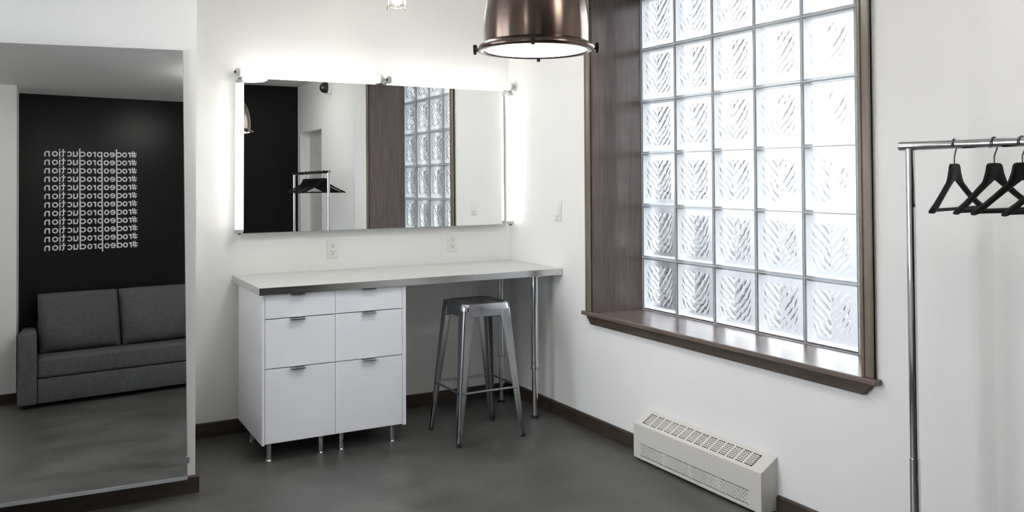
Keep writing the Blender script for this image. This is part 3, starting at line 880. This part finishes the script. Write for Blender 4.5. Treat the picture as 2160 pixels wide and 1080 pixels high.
def pillow(x0, x1, label, tw):
    o_ = Vector(((x0 + x1) / 2, .11, .376))
    th = bmesh.new(); W, H, T = (x1 - x0), .500, .17
    nx_, nz_ = 26, 22
    grid = {}
    for side in (1, -1):
        for i in range(nx_ + 1):
            for j in range(nz_ + 1):
                u, v = 2 * i / nx_ - 1, 2 * j / nz_ - 1
                edge = i in (0, nx_) or j in (0, nz_)
                if edge and side < 0: grid[side, i, j] = grid[1, i, j]; continue
                k = max(0, (1 - abs(u) ** 3.2)) ** .5 * max(0, (1 - abs(v) ** 3.2)) ** .5
                pin = 1 - .028 * (abs(u) ** 2) * (1 - 0) * (1 - abs(v)) - .0
                x = u * W / 2 * (1 - .03 * (1 - v * v) * 0 - .018 * abs(v) ** 6)
                z = H / 2 + v * H / 2 * (1 - .03 * (1 - abs(u) ** 4) * 0 - .022 * abs(u) ** 6)
                y = side * T / 2 * k + .006 * math.sin(u * 5 + v * 3 + tw * 40) * k
                grid[side, i, j] = th.verts.new((x, y, z))
        for i in range(nx_):
            for j in range(nz_):
                f = (grid[side, i, j], grid[side, i + 1, j], grid[side, i + 1, j + 1], grid[side, i, j + 1])
                th.faces.new(f if side < 0 else f[::-1])
    mt = Matrix.Rotation(math.radians(15), 3, 'X')
    bmesh.ops.rotate(th, verts=th.verts, cent=(0, 0, 0), matrix=Matrix.Rotation(tw, 3, 'Z') @ mt)
    o = obj('back_cushion', th, M['sofa'], None, True, 1.4)
    o.location = o_
    tag(o, label, 'cushion', 'back cushions on the sofa')
pillow(.630, 1.256, 'charcoal back cushion leaning at the left end of the reflected sofa', .0)
pillow(1.262, 1.892, 'charcoal back cushion on the right half of the reflected sofa', -.015)

# ------------------------------------------------------------------ lettering on the black wall
LU = .770 / 1770
XH, LW, PITCH, ZTOP = .0475, .0098, .0758, 2.099
LAY = [0]
def stroke(bm, pts, w=LW, closed=False):
    LAY[0] = (LAY[0] + 1) % 5
    dp = .004 + .0004 * LAY[0]
    pts = [Vector((p[0], p[1])) for p in pts]
    n = len(pts); L, Rr = [], []
    for i, p in enumerate(pts):
        a = pts[i - 1] if (i > 0 or closed) else None
        b = pts[(i + 1) % n] if (i < n - 1 or closed) else None
        d1 = (p - a).normalized() if a is not None else None
        d2 = (b - p).normalized() if b is not None else None
        d = (d1 + d2).normalized() if d1 and d2 else (d1 or d2)
        m = Vector((-d.y, d.x)); k = 1.0
        if d1 and d2:
            c = m.dot(Vector((-d1.y, d1.x))); k = 1 / max(.4, c)
        L.append(p + m * w / 2 * k); Rr.append(p - m * w / 2 * k)
    rng = range(n if closed else n - 1)
    def V(p, y): return bm.verts.new((1.501 - p.x, YF + y, p.y))
    for i in rng:
        j = (i + 1) % n
        qd = (L[i], Rr[i], Rr[j], L[j])
        f = [V(p, dp) for p in qd]; g = [V(p, 0) for p in qd]
        bm.faces.new(f); bm.faces.new(g[::-1])
        for k in range(4): bm.faces.new((f[k], g[k], g[(k + 1) % 4], f[(k + 1) % 4]))
def arc(cx, cy, rx, ry, a0, a1, n=22):
    return [(cx + rx * math.cos(math.radians(a0 + (a1 - a0) * i / n)), cy + ry * math.sin(math.radians(a0 + (a1 - a0) * i / n))) for i in range(n + 1)]
def ring(bm, x0, x1, z):
    c = (x0 + x1) / 2; rx = (x1 - x0 - LW) / 2; ry = (XH - LW) / 2
    stroke(bm, arc(c, z + XH / 2, rx, ry, 0, 360 - 360 / 28, 27), closed=True)
WORD = [('#', 0, 110), ('r', 120, 175), ('o', 195, 290), ('d', 300, 415), ('e', 435, 540), ('o', 555, 655), ('p', 680, 785), ('r', 810, 865),
        ('o', 885, 980), ('d', 1005, 1125), ('u', 1150, 1240), ('c', 1260, 1365), ('t', 1380, 1462), ('i', 1470, 1505), ('o', 1520, 1630), ('n', 1670, 1770)]
t = thing('wall_lettering', (1.116, YF, 1.66), 'white hashtag lettering in twelve rows on the black wall, mirrored in the tall mirror', 'sign')
for row in range(12):
    z = ZTOP - XH - row * PITCH
    bm = bmesh.new()
    for ch, a, b in WORD:
        x0, x1 = a * LU, b * LU; hw = LW / 2; xm = (x0 + x1) / 2; ty = z + XH; ry = (XH - LW) / 2; cy = z + XH / 2
        if ch == 'o': ring(bm, x0, x1, z)
        elif ch == 'd':
            ring(bm, x0, x1, z); stroke(bm, [(x1 - hw, z), (x1 - hw, z + PITCH - .002)])
        elif ch == 'p':
            ring(bm, x0, x1, z); stroke(bm, [(x0 + hw, ty), (x0 + hw, z - .027)])
        elif ch == 'e':
            stroke(bm, arc(xm, cy, (x1 - x0 - LW) / 2, ry, 0, 318)); stroke(bm, [(x0 + hw, cy), (x1 - .001, cy)], LW * .8)
        elif ch == 'c': stroke(bm, arc(xm, cy, (x1 - x0 - LW) / 2, ry, 42, 318))
        elif ch == 'r':
            stroke(bm, [(x0 + hw, z), (x0 + hw, ty)]); stroke(bm, arc(x1, cy, x1 - x0 - hw, XH / 2 - hw, 180, 92, 10))
        elif ch == 'u':
            rx = (x1 - x0 - LW) / 2
            stroke(bm, [(x0 + hw, ty)] + arc(xm, z + rx + hw, rx, rx, 180, 360, 16)[0:] + [(x1 - hw, ty)]); stroke(bm, [(x1 - hw, z), (x1 - hw, ty)])
        elif ch == 'n':
            rx = (x1 - x0 - LW) / 2
            stroke(bm, [(x0 + hw, z)] + arc(xm, ty - rx - hw, rx, rx, 180, 0, 16) + [(x1 - hw, z)]); stroke(bm, [(x0 + hw, z), (x0 + hw, ty)])
        elif ch == 't':
            stroke(bm, [(xm, z + .010), (xm, z + XH * 1.38)]); stroke(bm, arc(xm + .010, z + .012, .010, .0075, 180, 290, 8)); stroke(bm, [(x0, ty - hw), (x1, ty - hw)], LW * .9)
        elif ch == 'i':
            stroke(bm, [(xm, z), (xm, ty)]); stroke(bm, [(xm, ty + .010), (xm, ty + .010 + LW)], LW * 1.05)
        elif ch == '#':
            for s in (.36, .70):
                stroke(bm, [(x0 + (x1 - x0) * s - .004, z), (x0 + (x1 - x0) * s + .006, z + XH * 1.2)], LW * .75)
            for s in (.36, .80): stroke(bm, [(x0, z + XH * s), (x1, z + XH * s)], LW * .75)
    obj('text_row', bm, M['text'], t)

# ------------------------------------------------------------------ world, camera, view
wd = bpy.data.worlds.new('World'); SC.world = wd; wd.use_nodes = True
nt = wd.node_tree; bg = nt.nodes['Background']
tc = nt.nodes.new('ShaderNodeTexCoord'); sp = nt.nodes.new('ShaderNodeSeparateXYZ')
nt.links.new(tc.outputs['Generated'], sp.inputs[0])
rp = nt.nodes.new('ShaderNodeValToRGB')
rp.color_ramp.elements[0].position = 0.38; rp.color_ramp.elements[0].color = (0.62, 0.65, 0.72, 1)
rp.color_ramp.elements[1].position = 0.60; rp.color_ramp.elements[1].color = (1.05, 1.06, 1.10, 1)
cn = nt.nodes.new('ShaderNodeTexNoise'); cn.inputs['Scale'].default_value = 3.2; cn.inputs['Detail'].default_value = 4
nt.links.new(tc.outputs['Generated'], cn.inputs['Vector'])
nt.links.new(cn.outputs['Fac'], rp.inputs['Fac']); nt.links.new(rp.outputs['Color'], bg.inputs['Color'])
bg.inputs['Strength'].default_value = SKY_E

F, YAW, PITCHC, ROLL, CYP = 1821.124, .5073, .0222, -.005, 332.7856
cam = bpy.data.cameras.new('camera'); co = bpy.data.objects.new('camera', cam); COL.objects.link(co)
cam.sensor_fit = 'HORIZONTAL'; cam.sensor_width = 36; cam.lens = F / 2160 * 36
cam.shift_y = (CYP - 540) / 2160
fw = Vector((math.sin(YAW) * math.cos(PITCHC), math.cos(YAW) * math.cos(PITCHC), math.sin(PITCHC)))
rt = Vector((math.cos(YAW), -math.sin(YAW), 0)); up = rt.cross(fw)
rt, up = rt * math.cos(ROLL) + up * math.sin(ROLL), -rt * math.sin(ROLL) + up * math.cos(ROLL)
mw = Matrix.Identity(4)
for i in range(3): mw[i][0], mw[i][1], mw[i][2] = rt[i], up[i], -fw[i]
mw[2][3] = CAM_H
co.matrix_world = mw
cam.clip_start = .02
SC.camera = co
SC.view_settings.view_transform = 'Standard'
SC.view_settings.look = 'None'
SC.view_settings.gamma = 1.0
SC.view_settings.exposure = 0.35
SC.view_settings.use_curve_mapping = False
SC.cycles.max_bounces = 16
SC.cycles.diffuse_bounces = 8
SC.cycles.transmission_bounces = 14
SC.cycles.glossy_bounces = 8
